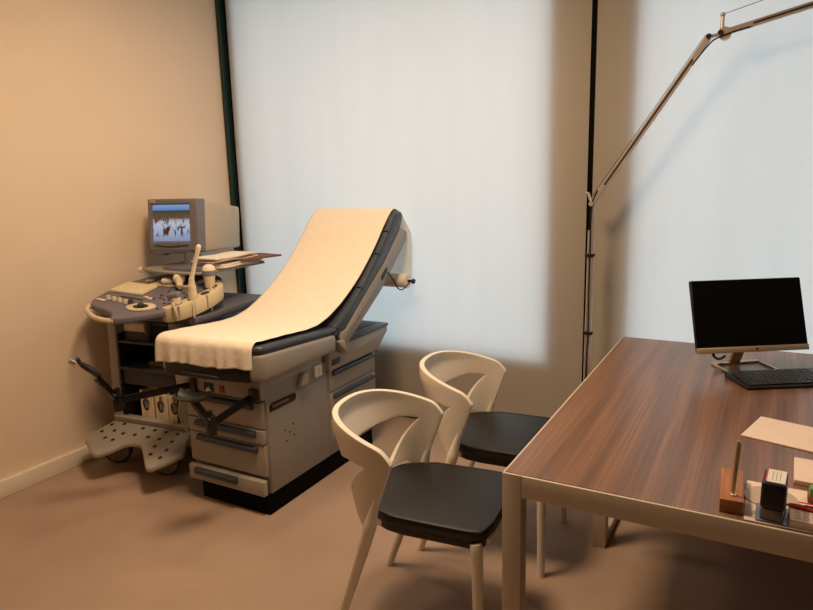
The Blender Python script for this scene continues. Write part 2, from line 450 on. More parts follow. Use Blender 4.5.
# back section
top = [(2.545, .772), (2.66, .832), (2.794, .922), (3.006, 1.105), (3.12, 1.225), (3.165, 1.28)]
mid = [(3.26, 1.262), (3.215, 1.19), (3.035, 1.03), (2.801, .865), (2.634, .742), (2.575, .735)]
low = [(3.255, 1.235), (3.292, 1.175), (3.285, 1.13), (2.993, .888), (2.734, .725), (2.62, .655), (2.588, .668), (2.57, .73)]
b = BM(); P = [(y, z) for y, z in spline([(y, z, 0) for y, z in top], 4) for _ in (0,)] if False else [(v[0], v[1]) for v in spline([(y, z, 0) for y, z in top], 4)]
prism(b, P+[(3.20, 1.297), (3.245, 1.292)]+mid, 'x', SX0+.004, SX1-.004, .012, 3, ang=40)
bp = part('back_cushion', b, 'navy', et, True)
for (y, z) in ((2.80, .93), (2.98, 1.085), (3.09, 1.195)):
    b = BM(); tube(b, [(SX1-.07, y-.004, z+.004), (SX1-.012, y-.002, z+.002), (SX1-.003, y+.012, z-.012)], .004, 6); part('seam', b, 'navy', bp, True)
b = BM(); prism(b, [(3.225, 1.205)]+mid[2:5]+[(2.57, .73)]+[(2.588, .668), (2.62, .655), (2.734, .725), (2.993, .888), (3.285, 1.13), (3.292, 1.175)], 'x', SX0, SX1, .006, 2, ang=40)
bs = part('back_shell', b, 'taupe', et, True)
b = BM(); prism(b, [(2.985, .955), (3.045, 1.005), (3.055, .985), (2.995, .935)], 'x', SX1-.002, SX1+.004, .003); part('grip_slot', b, 'black', bs, True)
b = BM(); prism(b, [(2.548, .70), (2.60, .70), (2.625, .64), (2.61, .625), (2.585, .655)], 'x', SX1-.03, SX1+.012, .006); part('hinge_cover', b, 'taupe', et, True)
b = BM(); prism(b, [(2.535, .735), (2.575, .76), (2.585, .74), (2.555, .715)], 'x', SX1-.02, SX1+.002, .004); part('hinge_gap', b, 'black', et, True)
# paper roll holder
b = BM(); tube(b, [(SX1-.01, 3.06, .985), (SX1+.02, 3.08, .93), (SX1+.03, 3.12, .872), (SX1+.03, 3.18, .862), (SX1+.035, 3.255, .893)], .0035, 8, 4)
tube(b, [(SX0+.1, 3.262, .893), (SX1+.045, 3.262, .893)], .008, 10)
rh = part('roll_holder', b, 'blackm', et, True)
b = BM(); lathe(b, [(.014, 0), (.016, .006), (.012, .014)], 14, T(SX1+.043, 3.262, .893) @ RY(90)); part('end_knob', b, 'black', rh, True)

# stirrups (swing-out footrests of the table)
def stirrup(root, clamp, heel_a, heel_b, label):
    root, clamp, A, B = (Vector(v) for v in (root, clamp, heel_a, heel_b))
    d = (clamp-root).normalized(); s = d.cross(Vector((0, 0, 1))).normalized(); u = s.cross(d)
    b = BM(); t = bmesh.new(); bmesh.ops.create_cube(t, size=1); L = (clamp-root).length
    mx = Matrix((( *s, 0), (*d, 0), (*u, 0), (0, 0, 0, 1))).transposed()
    mx.translation = (root+clamp)/2
    bmesh.ops.transform(t, matrix=mx @ Matrix.Diagonal((.014, L, .032, 1)), verts=t.verts); bevel_all(t, .003, 2); merge(b, t)
    st = part('stirrup', b, 'blackm', et, True, label=label)
    b = BM(); box(b, -.020, .020, -.018, .018, -.050, .040, .006, 2, T(*clamp) @ RZ(math.degrees(math.atan2(d.y, d.x))))
    tube(b, [clamp+Vector((0, 0, .04)), clamp+Vector((0, 0, .06))], .012, 12)
    part('clamp', b, 'black', st, True)
    b = BM(); tube(b, [clamp+Vector((-.024, -.02, .028)), clamp+Vector((.024, -.026, .036))], .004, 8); part('clamp_lever', b, 'chrome', st, True)
    # arm
    e = (A-clamp); L = e.length; q = along((clamp+A)/2, e)
    b = BM(); box(b, -.017, .017, -.012, .012, -L/2, L/2, .003, 2, q); part('arm', b, 'blackm', st, True)
    # heel cup: curved rest from A to B
    e = (B-A); L = e.length; dd = e.normalized(); ss = dd.cross(Vector((0, 0, 1))).normalized(); uu = ss.cross(dd)
    b = BM(); t = bmesh.new(); n, k = 10, 8; G = []
    for i in range(n+1):
        q_ = i/n; w = .016+.024*math.sin(PI*min(1, q_*1.35+.05))**.8 if q_ < .74 else .018
        w = max(w, .016); row = []
        for j in range(k+1):
            a = -1+2*j/k
            row.append(t.verts.new(A+dd*(L*q_)+ss*(w*a)+uu*(.018*a*a*(1 if q_ < .74 else .4)+.022*max(0, q_-.7)/.3*.6)))
        G.append(row)
    for i in range(n):
        for j in range(k): t.faces.new((G[i][j], G[i+1][j], G[i+1][j+1], G[i][j+1]))
    bmesh.ops.recalc_face_normals(t, faces=t.faces)
    bmesh.ops.solidify(t, geom=t.faces[:], thickness=.012)
    merge(b, t); part('heel_cup', b, 'black', st, True)
    return st, dd
st, dd = stirrup((-2.285, 2.06, .567), (-2.53, 1.82, .527), (-2.532, 1.735, .655), (-2.568, 1.655, .745), 'stirrup swung out towards the ultrasound cart')
b = BM(); tube(b, [(-2.563, 1.660, .742), (-2.574, 1.642, .758)], [.014, .012], 12); part('chrome_tip', b, 'chrome', st, True)
st, dd = stirrup((-1.925, 2.06, .567), (-2.005, 1.865, .485), (-2.010, 1.790, .612), (-2.0, 1.74, .66), 'stirrup folded in front of the drawers')
for ch in list(st.children):
    if ch.name.startswith('heel_cup'): bpy.data.objects.remove(ch)
b = BM(); t = bmesh.new(); G = []
cc = Vector((-1.992, 1.772, .628)); ax = Vector((.86, .42, -.02)).normalized(); sd = Vector((-.42, .86, .12)).normalized(); up = ax.cross(sd)
for i in range(13):
    a = -1+2*i/12; row = []; w = .036*(1-.25*a) if a < .8 else .026
    for j in range(9):
        c = -1+2*j/8; row.append(t.verts.new(cc+ax*(.068*a)+sd*(w*c)+up*(.024*c*c+.012*a*a-.01)))
    G.append(row)
for i in range(12):
    for j in range(8): t.faces.new((G[i][j], G[i+1][j], G[i+1][j+1], G[i][j+1]))
bmesh.ops.recalc_face_normals(t, faces=t.faces); bmesh.ops.solidify(t, geom=t.faces[:], thickness=.012)
merge(b, t); part('heel_cup', b, 'black', st, True)

# exam paper: one sheet running from the roll over the back and the seat
ep = thing('exam_paper', 'white paper sheet covering the exam table, fed from a roll behind its back', 'paper sheet', (XC, 2.05, .8))
side = [(3.300, .893), (3.307, 1.0), (3.31, 1.14), (3.292, 1.262), (3.235, 1.303), (3.185, 1.297), (3.10, 1.225), (2.99, 1.112), (2.86, 1.0), (2.74, .918), (2.62, .853), (2.50, .809), (2.38, .796), (2.2, .806), (2.05, .815), (1.972, .817), (1.940, .800), (1.932, .76), (1.930, .70)]
S = spline([(0, y, z) for y, z in side], 7)
bm = BM(); nx = 56; G = []
PX0, PX1 = -2.388, -1.862
for i, s in enumerate(S):
    q = i/(len(S)-1); row = []
    for k in range(nx+1):
        a = k/nx; x = PX0+(PX1-PX0)*a; y, z = s.y, s.z
        if y > 3.2 : x += .055*min(1, max(0, (1.28-z)/.12))*(1 if y > 3.27 else 0)
        # front apron hangs in folds and its hem runs slightly off level; the front edge is bowed like the cushion
        fr = min(1, max(0, (2.06-y)/.11)); dx = (x-XC)/.29
        y += fr*(.006+.050*max(0, (x+2.29)/.43))
        hang = min(1, max(0, (.80-z)/.1)) if y < 2.1 else 0
        y -= hang*(.004*math.sin(x*95+1.2*math.sin(x*31))+.003*math.sin(x*47+2)+.003)
        z += hang*(.004*math.sin(x*19)+.0012*math.sin(x*63))
        z += .003+.0012*math.sin(x*38+y*23)*math.sin(y*41+x*9)*(1 if y < 2.6 else .4)
        row.append(bm.verts.new((x, y, z)))
    G.append(row)
cut = next(i for i, q in enumerate(S) if q.z > 1.255)
b2 = BM(); H = [[b2.verts.new(v.co) for v in row] for row in G[:cut+1]]
for i in range(cut):
    for k in range(nx): b2.faces.new((H[i][k], H[i+1][k], H[i+1][k+1], H[i][k+1]))
part('hanging_sheet', b2, 'thin_paper', ep, True, 180)
for i in range(cut, len(S)-1):
    for k in range(nx): bm.faces.new((G[i][k], G[i+1][k], G[i+1][k+1], G[i][k+1]))
bmesh.ops.delete(bm, geom=[v for v in bm.verts if not v.link_faces], context='VERTS')
sh = part('sheet', bm, 'paper', ep, True, 180)
md = sh.modifiers.new('thickness', 'SOLIDIFY'); md.thickness = .0012; md.offset = 1
b = BM()
lathe(b, [(.014, 0), (.040, 0), (.040, .50), (.014, .50)], 28, T(-2.31, 3.262, .893) @ RY(90)); part('roll', b, 'paper', ep, True)

# ------------------------------------------------------------------ ultrasound machine (local frame, turned 6 degrees)
UL = (-2.78, 2.18, 0)
us = thing('ultrasound_machine', 'grey and beige ultrasound cart with lit screen, standing against the wall', 'ultrasound machine', UL, 6)
b = BM(); box(b, -.255, .255, .03, .66, .13, .245, .012); part('base_deck', b, 'taupe', us)
for x, y in ((-.238, -.018), (.125, -.045), (-.2, .6), (.2, .6)):
    X = T(x, y, .072) @ RZ(-62)
    b = BM(); tube(b, [(-.016, 0, 0), (.016, 0, 0)], .072, 28, mx=X); w = part('caster', b, 'tyre', us)
    b = BM(); tube(b, [(-.020, 0, 0), (.020, 0, 0)], .062, 28, mx=X); tube(b, [(-.025, 0, 0), (.025, 0, 0)], .014, 12, mx=X); part('hub', b, 'wheel', w)
    b = BM(); box(b, -.028, .028, -.02, .05, .045, .075, .006, 2, X); part('fork', b, 'charcoal', w)
# perforated foot plate (two lobes), sloping down to the front
fp = [(-.25, .03), (-.275, -.05), (-.308, -.134), (-.29, -.175), (-.241, -.205), (-.165, -.25), (-.135, -.262), (-.112, -.258), (-.071, -.212), (-.035, -.16), (-.01, -.147), (.02, -.14), (.06, -.142), (.09, -.165), (.135, -.205), (.178, -.243), (.215, -.275), (.235, -.283), (.255, -.277), (.298, -.226), (.335, -.168), (.342, -.15), (.325, -.12), (.285, -.065), (.245, .03)]
cx = sum(p[0] for p in fp)/len(fp)
SL = Matrix(((1, 0, 0, 0), (0, 1, 0, 0), (0, .27, 1, 0), (0, 0, 0, 1)))
b = BM(); prism(b, fp, 'z', .207, .233, .008, 3, SL, ang=50); fo = part('foot_plate', b, 'taupe', us)
for i, (x, y) in enumerate([(-.24, -.04), (-.25, -.10), (-.22, -.15), (-.17, -.02), (-.18, -.08), (-.185, -.14), (-.165, -.195), (-.10, -.03), (-.11, -.09), (-.125, -.145), (-.03, -.03), (-.035, -.085), (.05, -.03), (.055, -.085), (.125, -.03), (.13, -.085), (.15, -.14), (.175, -.195), (.20, -.03), (.215, -.09), (.235, -.15), (.245, -.205), (.275, -.13)]):
    if i in (2, 6, 7, 22): continue
    b = BM(); lathe(b, [(.0105, 0), (.0105, .0015)], 14, T(x, y, .2325+.27*y) @ RX(15)); part('drain_hole', b, 'black', fo)
b = BM(); prism(b, [(-.002, .225), (-.016, .262), (-.006, .268), (.04, .262), (.04, .22)], 'x', -.25, .255, .005); part('foot_riser', b, 'taupe', us)
# cabinet frame
b = BM(); prism(b, [(-.262, .245), (-.205, .245), (-.178, .80), (-.235, .80)], 'y', .0, .62, .006); part('side_post', b, 'taupe', us)
b = BM(); prism(b, [(.205, .245), (.262, .245), (.235, .80), (.178, .80)], 'y', .0, .62, .006); part('side_post', b, 'taupe', us)
b = BM(); box(b, -.24, -.165, -.006, .03, .776, .792, .003); part('post_cap', b, 'black', us)
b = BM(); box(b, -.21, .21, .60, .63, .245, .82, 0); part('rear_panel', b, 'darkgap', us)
b = BM(); box(b, -.185, .185, .008, .60, .668, .682, .004); part('shelf', b, 'charcoal', us)
b = BM(); box(b, -.195, .195, .008, .60, .520, .538, .004); part('shelf', b, 'charcoal', us)
b = BM(); box(b, -.198, .198, .02, .60, .44, .519, .005); part('drawer_unit', b, 'charcoal', us)
for x in (-.196, .182):
    b = BM(); prism(b, [(x-.012, .247), (x+.014, .247), (x+.014, .79), (x, .79)], 'y', .012, .61, .001); part('inner_panel', b, 'darkgap', us)  # dark liners added so the cart interior reads as deep shade
b = BM(); box(b, -.19, .19, .015, .60, .2452, .2466, 0); part('floor_mat', b, 'darkgap', us)  # near-black sheet painting the shade on the base deck
b = BM(); box(b, -.24, .33, .03, .68, .79, .83, .012); part('deck', b, 'deck', us)
b = BM(); prism(b, [(.06, .78), (.08, .865), (.40, .92), (.44, .80)], 'x', -.16, .19, .01); part('console_support', b, 'console', us)
# console: oval keyboard panel tilted up to the back
K = .19
def cz(y, dz=0):  # panel height at local y (local y ~ world Y-2.18)
    return .889+K*y+dz
TILT = Matrix(((1, 0, 0, 0), (0, 1, 0, 0), (0, K, 1, .889), (0, 0, 0, 1)))
out = [(-.335, .02), (-.285, -.077), (-.215, -.125), (-.13, -.168), (-.035, -.19), (.03, -.188), (.09, -.165), (.15, -.125), (.205, -.08), (.255, -.03), (.285, .03), (.30, .10), (.305, .20), (.29, .28), (.25, .36), (.17, .435), (.06, .475), (-.06, .48), (-.15, .46), (-.225, .42), (-.31, .335), (-.35, .23), (-.355, .12)]
oc = [(v.x, v.y) for v in spline([(x, y, 0) for x, y in out+[out[0]]], 4)][:-1]
# grip: the outline is cut back along the front corner, a bar runs in front of the gap
notch = [(-.30, -.035), (-.24, -.062), (-.13, -.092), (-.06, -.122), (-.03, -.145)]
seq = [p for p in oc if p[0] >= -.012 or p[1] > -.02]
st_ = min(range(len(seq)), key=lambda i: (seq[i][0]+.0)**2+(seq[i][1]+.19)**2)
seq = seq[st_:]+seq[:st_]
b = BM(); prism(b, seq+notch, 'z', -.032, 0, .010, 3, TILT, ang=45); co = part('console', b, 'console', us)
b = BM(); g = [(-.325, .02), (-.283, -.068), (-.215, -.118), (-.13, -.160), (-.04, -.181), (.02, -.180)]
tube(b, [(x, y, cz(y, -.016)) for x, y in g], .013, 10, 5); part('grip_bar', b, 'beige', co)
b = BM(); box(b, -.29, -.215, -.038, -.02, 0, .005, .003, 2, TILT @ T(-.02, -.01, 0) @ RZ(-12)); part('brand_strip', b, 'knobw', co)
# keyboard, knobs, trackball
b = BM(); kb = [(-.335, .132), (-.08, .106), (-.082, .228), (-.325, .258)]
prism(b, kb, 'z', .0, .007, .003, 2, TILT); kk = part('key_tray', b, 'keysb', co)
b = BM()
for r in range(5):
    for c in range(13):
        u, v = (c+.5)/13, (r+.5)/5
        p0 = Vector(kb[0]).lerp(Vector(kb[1]), u); p1 = Vector(kb[3]).lerp(Vector(kb[2]), u); p = p0.lerp(p1, v)
        box(b, p.x-.0072, p.x+.0072, p.y-.0095, p.y+.0095, .006, .012, .0015, 1, TILT)
part('keys', b, 'keysb', kk)
for i in range(5):
    x, y = -.235+i*.052, .03-.012*i
    if i == 4: x, y = -.05, .0
    b = BM(); lathe(b, [(.013, 0), (.012, .018), (.0, .018)], 14, T(x, y, cz(y))); lathe(b, [(.009, .018), (.008, .021), (0, .021)], 12, T(x, y, cz(y)))
    kn = part('knob', b, 'keyd' if i == 4 else 'knobw', co)
def button(x, y, w, d, h, m='keyd', nm='button', bev=.002):
    b = BM(); box(b, x-w, x+w, y-d, y+d, 0, h, bev, 1, TILT); part(nm, b, m, co)
for i in range(5): button(-.257+i*.052, .041-.012*i, .005, .009, .007)
random.seed(11); pos = []
while len(pos) < 26:
    x = .03+.2*random.random(); y = -.06+.28*random.random()
    if (x-.05)**2+(y+.045)**2 < .0105 or any((x-q)**2+(y-r)**2 < .0006 for q, r in pos) or x > .20+.1*y: continue
    pos.append((x, y)); button(x, y, .007, .005, .006)
for i in range(7): button(-.18+i*.026, .07-.004*i, .007, .006, .006)
for x, y in ((.02, .06), (.10, .10), (.125, .075), (-.02, .075)): button(x, y, .013, .007, .009, 'knobw')
button(-.21, .31, .032, .014, .008, 'knobw', 'wide_button', .006)
b = BM()
el = [(.06+.085*math.cos(a)*(1 if abs(math.cos(a)) < .9 else 1.05), -.045+.048*math.sin(a)) for a in [2*PI*i/28 for i in range(28)]]
prism(b, el, 'z', 0, .008, .003, 2, TILT); tb = part('trackball_plate', b, 'beige', co)
b = BM(); prism(b, [(.06+.045*math.cos(2*PI*i/20), -.047+.026*math.sin(2*PI*i/20)) for i in range(20)], 'z', .006, .010, .001, 1, TILT)
part('trackball_well', b, 'black', tb)
b = BM(); bmesh.ops.create_uvsphere(b, u_segments=16, v_segments=10, radius=.017, matrix=T(.062, -.047, cz(-.047, .012))); part('trackball', b, 'charcoal', tb)
# rear accessory tray of the console
b = BM(); prism(b, [(-.16, .235), (.13, .235), (.15, .41), (-.10, .405)], 'z', 0, .010, .004, 2, TILT); ac = part('accessory_tray', b, 'beige', co)
b = BM(); prism(b, [(-.11, .255), (.11, .255), (.12, .385), (-.075, .385)], 'z', .008, .012, .002, 1, TILT); part('tray_hollow', b, 'console', ac)
# probe holder along the near-side edge
b = BM()
hp = [(.235, -.060), (.268, -.045), (.299, -.008), (.322, .05), (.334, .12), (.334, .20), (.322, .265), (.295, .305), (.26, .325), (.238, .30), (.258, .26), (.262, .20), (.255, .13), (.235, .06), (.205, .0), (.195, -.05)]
prism(b, hp, 'z', -.062, .012, .008, 2, TILT, ang=45); ho = part('probe_holder', b, 'beige2', us)
wells = [(.252, .0), (.283, .075), (.298, .155), (.276, .245)]
for x, y in wells:
    b = BM(); prism(b, [(x+.021*math.cos(2*PI*i/16), y+.027*math.sin(2*PI*i/16)) for i in range(16)], 'z', .010, .0135, .0, 1, TILT); part('probe_well', b, 'charcoal', ho)
    b = BM(); tube(b, [(x+.034, y-.03, cz(y, .008)), (x+.034, y-.03, cz(y, -.058))], .006, 8); part('cable_slot', b, 'taupe2', ho)
# monitor shelf
b = BM(); prism(b, [(-.262, .31), (-.15, .262), (-.02, .222), (.11, .212), (.20, .230), (.236, .265), (.275, .72), (.22, .76), (-.20, .76)], 'z', 1.007, 1.022, .006, 2)
sf = part('monitor_shelf', b, 'taupe', us)
b = BM(); prism(b, [(-.075, .270), (.02, .243), (.12, .235), (.20, .245), (.20, .36), (-.075, .37)], 'z', 1.006, 1.040, .004); part('shelf_block', b, 'console', sf)
b = BM(); lathe(b, [(.016, 0), (.018, .005), (.014, .02), (0, .02)], 14, T(-.258, .308, 1.010) @ RZ(-75) @ RX(90)); part('shelf_knob', b, 'knobw', sf)
b = BM(); tube(b, [(.0, .52, .84), (.0, .52, 1.0)], .06, 20); part('shelf_column', b, 'charcoal', us)
# CRT monitor
MT = T(-.108, .449, 1.090) @ RZ(13) @ RX(-7) @ T(0, 0, -1.10)     # local: front face at y=-.075
b = BM(); tube(b, [(.03, .46, 1.020), (.03, .46, 1.036)], .10, 28); tube(b, [(-.02, .45, 1.03), (-.02, .45, 1.118)], .046, 18)
mo = part('monitor', b, 'crtgrey', us)
W = .156
b = BM()
t = bmesh.new()
def rect(y, x0, x1, z0, z1): return [t.verts.new(v) for v in ((x0, y, z0), (x1, y, z0), (x1, y, z1), (x0, y, z1))]
A = rect(.0, -W+.004, W-.004, 1.105, 1.402); B = rect(.485, -W+.075, W-.008, 1.140, 1.394)
t.faces.new(A); t.faces.new(B[::-1])
for i in range(4): t.faces.new((A[i], B[i], B[(i+1) % 4], A[(i+1) % 4]))
bmesh.ops.recalc_face_normals(t, faces=t.faces); bevel_all(t, .012, 3); merge(b, t, MT)
part('casing', b, 'casing', mo)
b = BM()  # bezel as a ring
t = bmesh.new()
def ring(y, w, z0, z1): return [t.verts.new(v) for v in ((-w, y, z0), (w, y, z0), (w, y, z1), (-w, y, z1))]
r0 = ring(.012, W, 1.105, 1.407); r1 = ring(-.07, W-.006, 1.112, 1.402)
wi = .1115
r2 = [t.verts.new(v) for v in ((-wi-.020, -.07, 1.163), (wi-.010, -.07, 1.163), (wi-.010, -.07, 1.375), (-wi-.020, -.07, 1.375))]
r3 = [t.verts.new(v) for v in ((-wi-.016, -.055, 1.167), (wi-.014, -.055, 1.167), (wi-.014, -.055, 1.371), (-wi-.016, -.055, 1.371))]
for P_, Q_ in ((r0, r1), (r1, r2), (r2, r3)):
    for i in range(4): t.faces.new((P_[i], P_[(i+1) % 4], Q_[(i+1) % 4], Q_[i]))
t.faces.new(r0[::-1]); t.faces.new(r3)
bmesh.ops.recalc_face_normals(t, faces=t.faces)
bevel_all(t, .007, 3, 40); merge(b, t, MT); part('bezel', b, 'crtgrey', mo)
b = BM()  # screen
t = bmesh.new(); n = 8; G = []
for i in range(n+1):
    row = []
    for j in range(n+1):
        x = -wi-.016+(2*wi+.002)*i/n; z = 1.167+.204*j/n
        row.append(t.verts.new((x, -.0575-.006*(1-((i/n-.5)*2)**2)*(1-((j/n-.5)*2)**2), z)))
    G.append(row)
for i in range(n):
    for j in range(n): t.faces.new((G[i][j], G[i+1][j], G[i+1][j+1], G[i][j+1]))
merge(b, t, MT); part('screen', b, 'crt', mo, sharp=180)
b = BM()
prism(b, [(-.147, 1.118), (-.12, 1.097), (-.07, 1.089), (-.06, 1.10), (.0, 1.10), (.142, 1.115), (.142, 1.13), (-.147, 1.13)], 'y', -.066, -.0, .005, 2, MT); part('bezel_lip', b, 'crtgrey', mo)
b = BM(); tube(b, [(-.11, -.072, 1.145), (-.02, -.074, 1.137), (.09, -.072, 1.145)], .003, 8, 5, MT)
lathe(b, [(.004, 0), (.003, .004)], 10, MT @ T(.03, -.07, 1.146) @ RX(90)); part('button_strip', b, 'charcoal', mo)
b = BM(); prism(b, [(-.118+.019*math.cos(2*PI*i/20), 1.388+.0075*math.sin(2*PI*i/20)) for i in range(20)], 'y', -.073, -.069, .001, 1, MT); lg = part('brand_oval', b, 'logo', mo)
b = BM()
for i in range(4): box(b, -.130+i*.0066, -.1265+i*.0066, -.0738, -.0728, 1.3855, 1.3905, 0, 1, MT)
part('brand_marks', b, 'logod', lg)
b = BM(); lathe(b, [(.004, 0), (.0, .003)], 10, MT @ T(.138, -.068, 1.39) @ RX(90)); part('indicator', b, 'knobw', mo)

def wpt(x, y, z): return tuple((T(*UL) @ RZ(6)) @ Vector((x, y, z)))

# probes standing in the holder (things of their own)
def probe(name, label, base, build):
    t = thing(name, label, 'ultrasound probe', base)
    build(t); return t
def wand(t):
    B0 = Vector((-2.497, 2.281, .905)); mid = Vector((-2.497, 2.28, 1.012)); tip = Vector((-2.422, 2.28, 1.190))
    b = BM(); tube(b, [B0, B0.lerp(mid, .35), B0.lerp(mid, .62), B0.lerp(mid, .8), mid+Vector((.004, 0, .012))], [.020, .0235, .020, .021, .016, .011], 14, 4); part('handle', b, 'probed', t, True)
    b = BM(); s0 = mid; tube(b, [s0, s0.lerp(tip, .5), s0.lerp(tip, .9), tip], [.013, .0105, .0095, .0095, .012, .0125, .009, .003], 14, 4); part('shaft', b, 'probe', t, True)
    b = BM(); tube(b, [B0+Vector((0, 0, .002)), B0+Vector((.035, -.035, .0)), B0+Vector((.042, -.042, -.05)), B0+Vector((.042, -.042, -.072))], .0055, 8, 5); part('cable', b, 'cable', t, True)
probe('ultrasound_probe', 'slim white wand probe standing tallest in the ultrasound probe holder', (-2.497, 2.281, .905), wand)
def convex(t):
    B0 = Vector(wpt(.262, .240, .0)); B0.z = .946
    b = BM(); lathe(b, [(.024, 0), (.027, .02), (.028, .045), (.032, .062)], 20, T(*B0)); part('handle', b, 'probed', t, True)
    b = BM(); lathe(b, [(.032, .060), (.034, .068), (.035, .084), (.034, .089)], 20, T(*B0)); part('collar', b, 'probegrey', t, True)
    b = BM(); lathe(b, [(.034, .087), (.032, .102), (.025, .113), (.013, .120), (0, .121)], 20, T(*B0)); part('head', b, 'probe', t, True)
    b = BM(); tube(b, [B0+Vector((0, 0, .004)), B0+Vector((.040, -.035, .0)), B0+Vector((.050, -.045, -.06)), B0+Vector((.05, -.05, -.113))], .0055, 8, 5); part('cable', b, 'cable', t, True)
probe('ultrasound_probe', 'thick round-headed probe with grey collar in the ultrasound probe holder', wpt(.262, .240, .946), convex)
def short(t):
    B0 = Vector(wpt(.252, .0, .0)); B0.z = .892
    b = BM(); lathe(b, [(.017, -.004), (.021, .015), (.022, .04), (.018, .048)], 16, T(*B0) @ RY(-6)); part('handle', b, 'probed', t, True)
    b = BM(); box(b, -.040, .026, -.022, .022, .040, .070, .010, 3, T(*B0) @ RZ(20) @ RY(-8)); part('head', b, 'probegrey', t, True)
    b = BM(); tube(b, [B0+Vector((0, -.015, .012)), B0+Vector((.03, -.05, .022)), B0+Vector((.05, -.055, -.02)), B0+Vector((.045, -.045, -.061))], .007, 8, 6)
    part('cable', b, 'cable', t, True)
probe('ultrasound_probe', 'short grey-headed probe with looping cable at near end of the probe holder', wpt(.252, .0, .892), short)
def lying(t):
    Mx = along((Vector(wpt(.105, .19, .958))), Vector(wpt(.05, .25, .995))-Vector(wpt(.105, .19, .958)))
    b = BM(); lathe(b, [(.012, -.02), (.017, .0), (.020, .03), (.025, .050)], 18, Mx); part('handle', b, 'probed', t, True)
    b = BM(); lathe(b, [(.025, .048), (.030, .056), (.031, .072), (.026, .080), (0, .084)], 18, Mx); part('head', b, 'probe', t, True)
tL = probe('ultrasound_probe', 'white flat-faced probe lying on the ultrasound console tray', wpt(.08, .22, .945), lying)

b = BM(); 
for k in range(1): box(b, -.035, .03, -.022, .026, 0, .030, .012, 3, T(*wpt(-.03, .255, .951)) @ RZ(30))
solo('tissue_wad', b, 'sheetw', 'crumpled white tissue in the console tray below the lit monitor', 'tissue', loc=wpt(-.03, .255, .951))

# papers on the monitor shelf
random.seed(3)
b = BM(); box(b, -.07, .12, -.12, .15, 0, .008, .002, 1, T(*wpt(.225, .63, 1.0515)) @ RZ(-10)); 
solo('folder', b, 'brown', 'brown folder lying across the papers on the ultrasound shelf', 'folder', loc=wpt(.225, .63, 1.0515))
for k in range(6):
    b = BM(); z = 1.0235+.0092*k+(.0105 if k > 2 else 0); y = .50+.012*((k*7) % 5-2)
    nn = 10; G = []
    t = bmesh.new(); mx = T(*wpt(.185+.008*((k*3) % 4-1.5), y, z)) @ RZ(2+6*((k*5) % 3-1))
    for lay in (0, 1):
        g = []
        for i in range(nn+1):
            row = []
            for j in range(5):
                u = -.17+(.36 if k < 3 else .33)*i/nn; v = -.085+.17*j/4
                row.append(t.verts.new((v, u, .0065*lay+.0015*math.sin(u*30+k))))
            g.append(row)
        G.append(g)
    for i in range(nn):
        for j in range(4):
            t.faces.new((G[1][i][j], G[1][i][j+1], G[1][i+1][j+1], G[1][i+1][j])); t.faces.new((G[0][i][j], G[0][i+1][j], G[0][i+1][j+1], G[0][i][j+1]))
    for i in range(nn):
        for j in (0, 4): t.faces.new((G[0][i][j], G[0][i+1][j], G[1][i+1][j], G[1][i][j]))
    for j in range(4):
        for i in (0, nn): t.faces.new((G[0][i][j], G[0][i][j+1], G[1][i][j+1], G[1][i][j]))
    bmesh.ops.recalc_face_normals(t, faces=t.faces); merge(b, t, mx)
    solo('paper_bundle', b, 'sheetw', 'folded cream paper bundle in the loose stack on the ultrasound shelf', 'paper', 'papers stacked on the ultrasound shelf', loc=wpt(.185, y, z))

# things in the cart's shelves
vp = thing('video_printer', 'small beige and grey printer on the upper cart shelf below the console', 'printer', wpt(-.085, .2, .683), 6)
b = BM(); box(b, -.075, .075, -.16, .16, 0, .10, .005); part('body', b, 'taupe', vp)
b = BM(); box(b, -.07, .07, -.167, -.158, .05, .092, .003); part('front_panel', b, 'beige', vp)
b = BM(); box(b, -.07, .07, -.166, -.158, .008, .042, .003); part('paper_slot', b, 'charcoal', vp)
bd = thing('black_device', 'black box unit on the upper cart shelf beside the small printer', 'device', wpt(.085, .25, .683), 6)  # black block painted in for the unlit empty shelf space
b = BM(); box(b, -.085, .085, -.19, .19, 0, .097, .005); part('body', b, 'black', bd)
b = BM(); box(b, -.075, .075, -.194, -.188, .02, .08, .002); part('front_panel', b, 'darkgap', bd)
b = BM(); box(b, -.10, .12, -.15, .2, 0, .032, .005, 2, T(*wpt(.07, .2, .5385)) @ RZ(8)); box(b, -.09, .11, -.152, .19, .014, .018, .001, 1, T(*wpt(.07, .2, .5385)) @ RZ(8))
solo('flat_case', b, 'grey_device', 'dark grey flat case on the middle cart shelf, bottom of the pile', 'case', loc=wpt(.07, .2, .5385))
b = BM(); box(b, -.09, .09, -.12, .17, 0, .02, .004, 2, T(*wpt(.085, .22, .571)) @ RZ(-4))
solo('flat_case', b, 'taupe2', 'pale flat case lying on top of the dark one on the middle cart shelf', 'case', loc=wpt(.085, .22, .571))
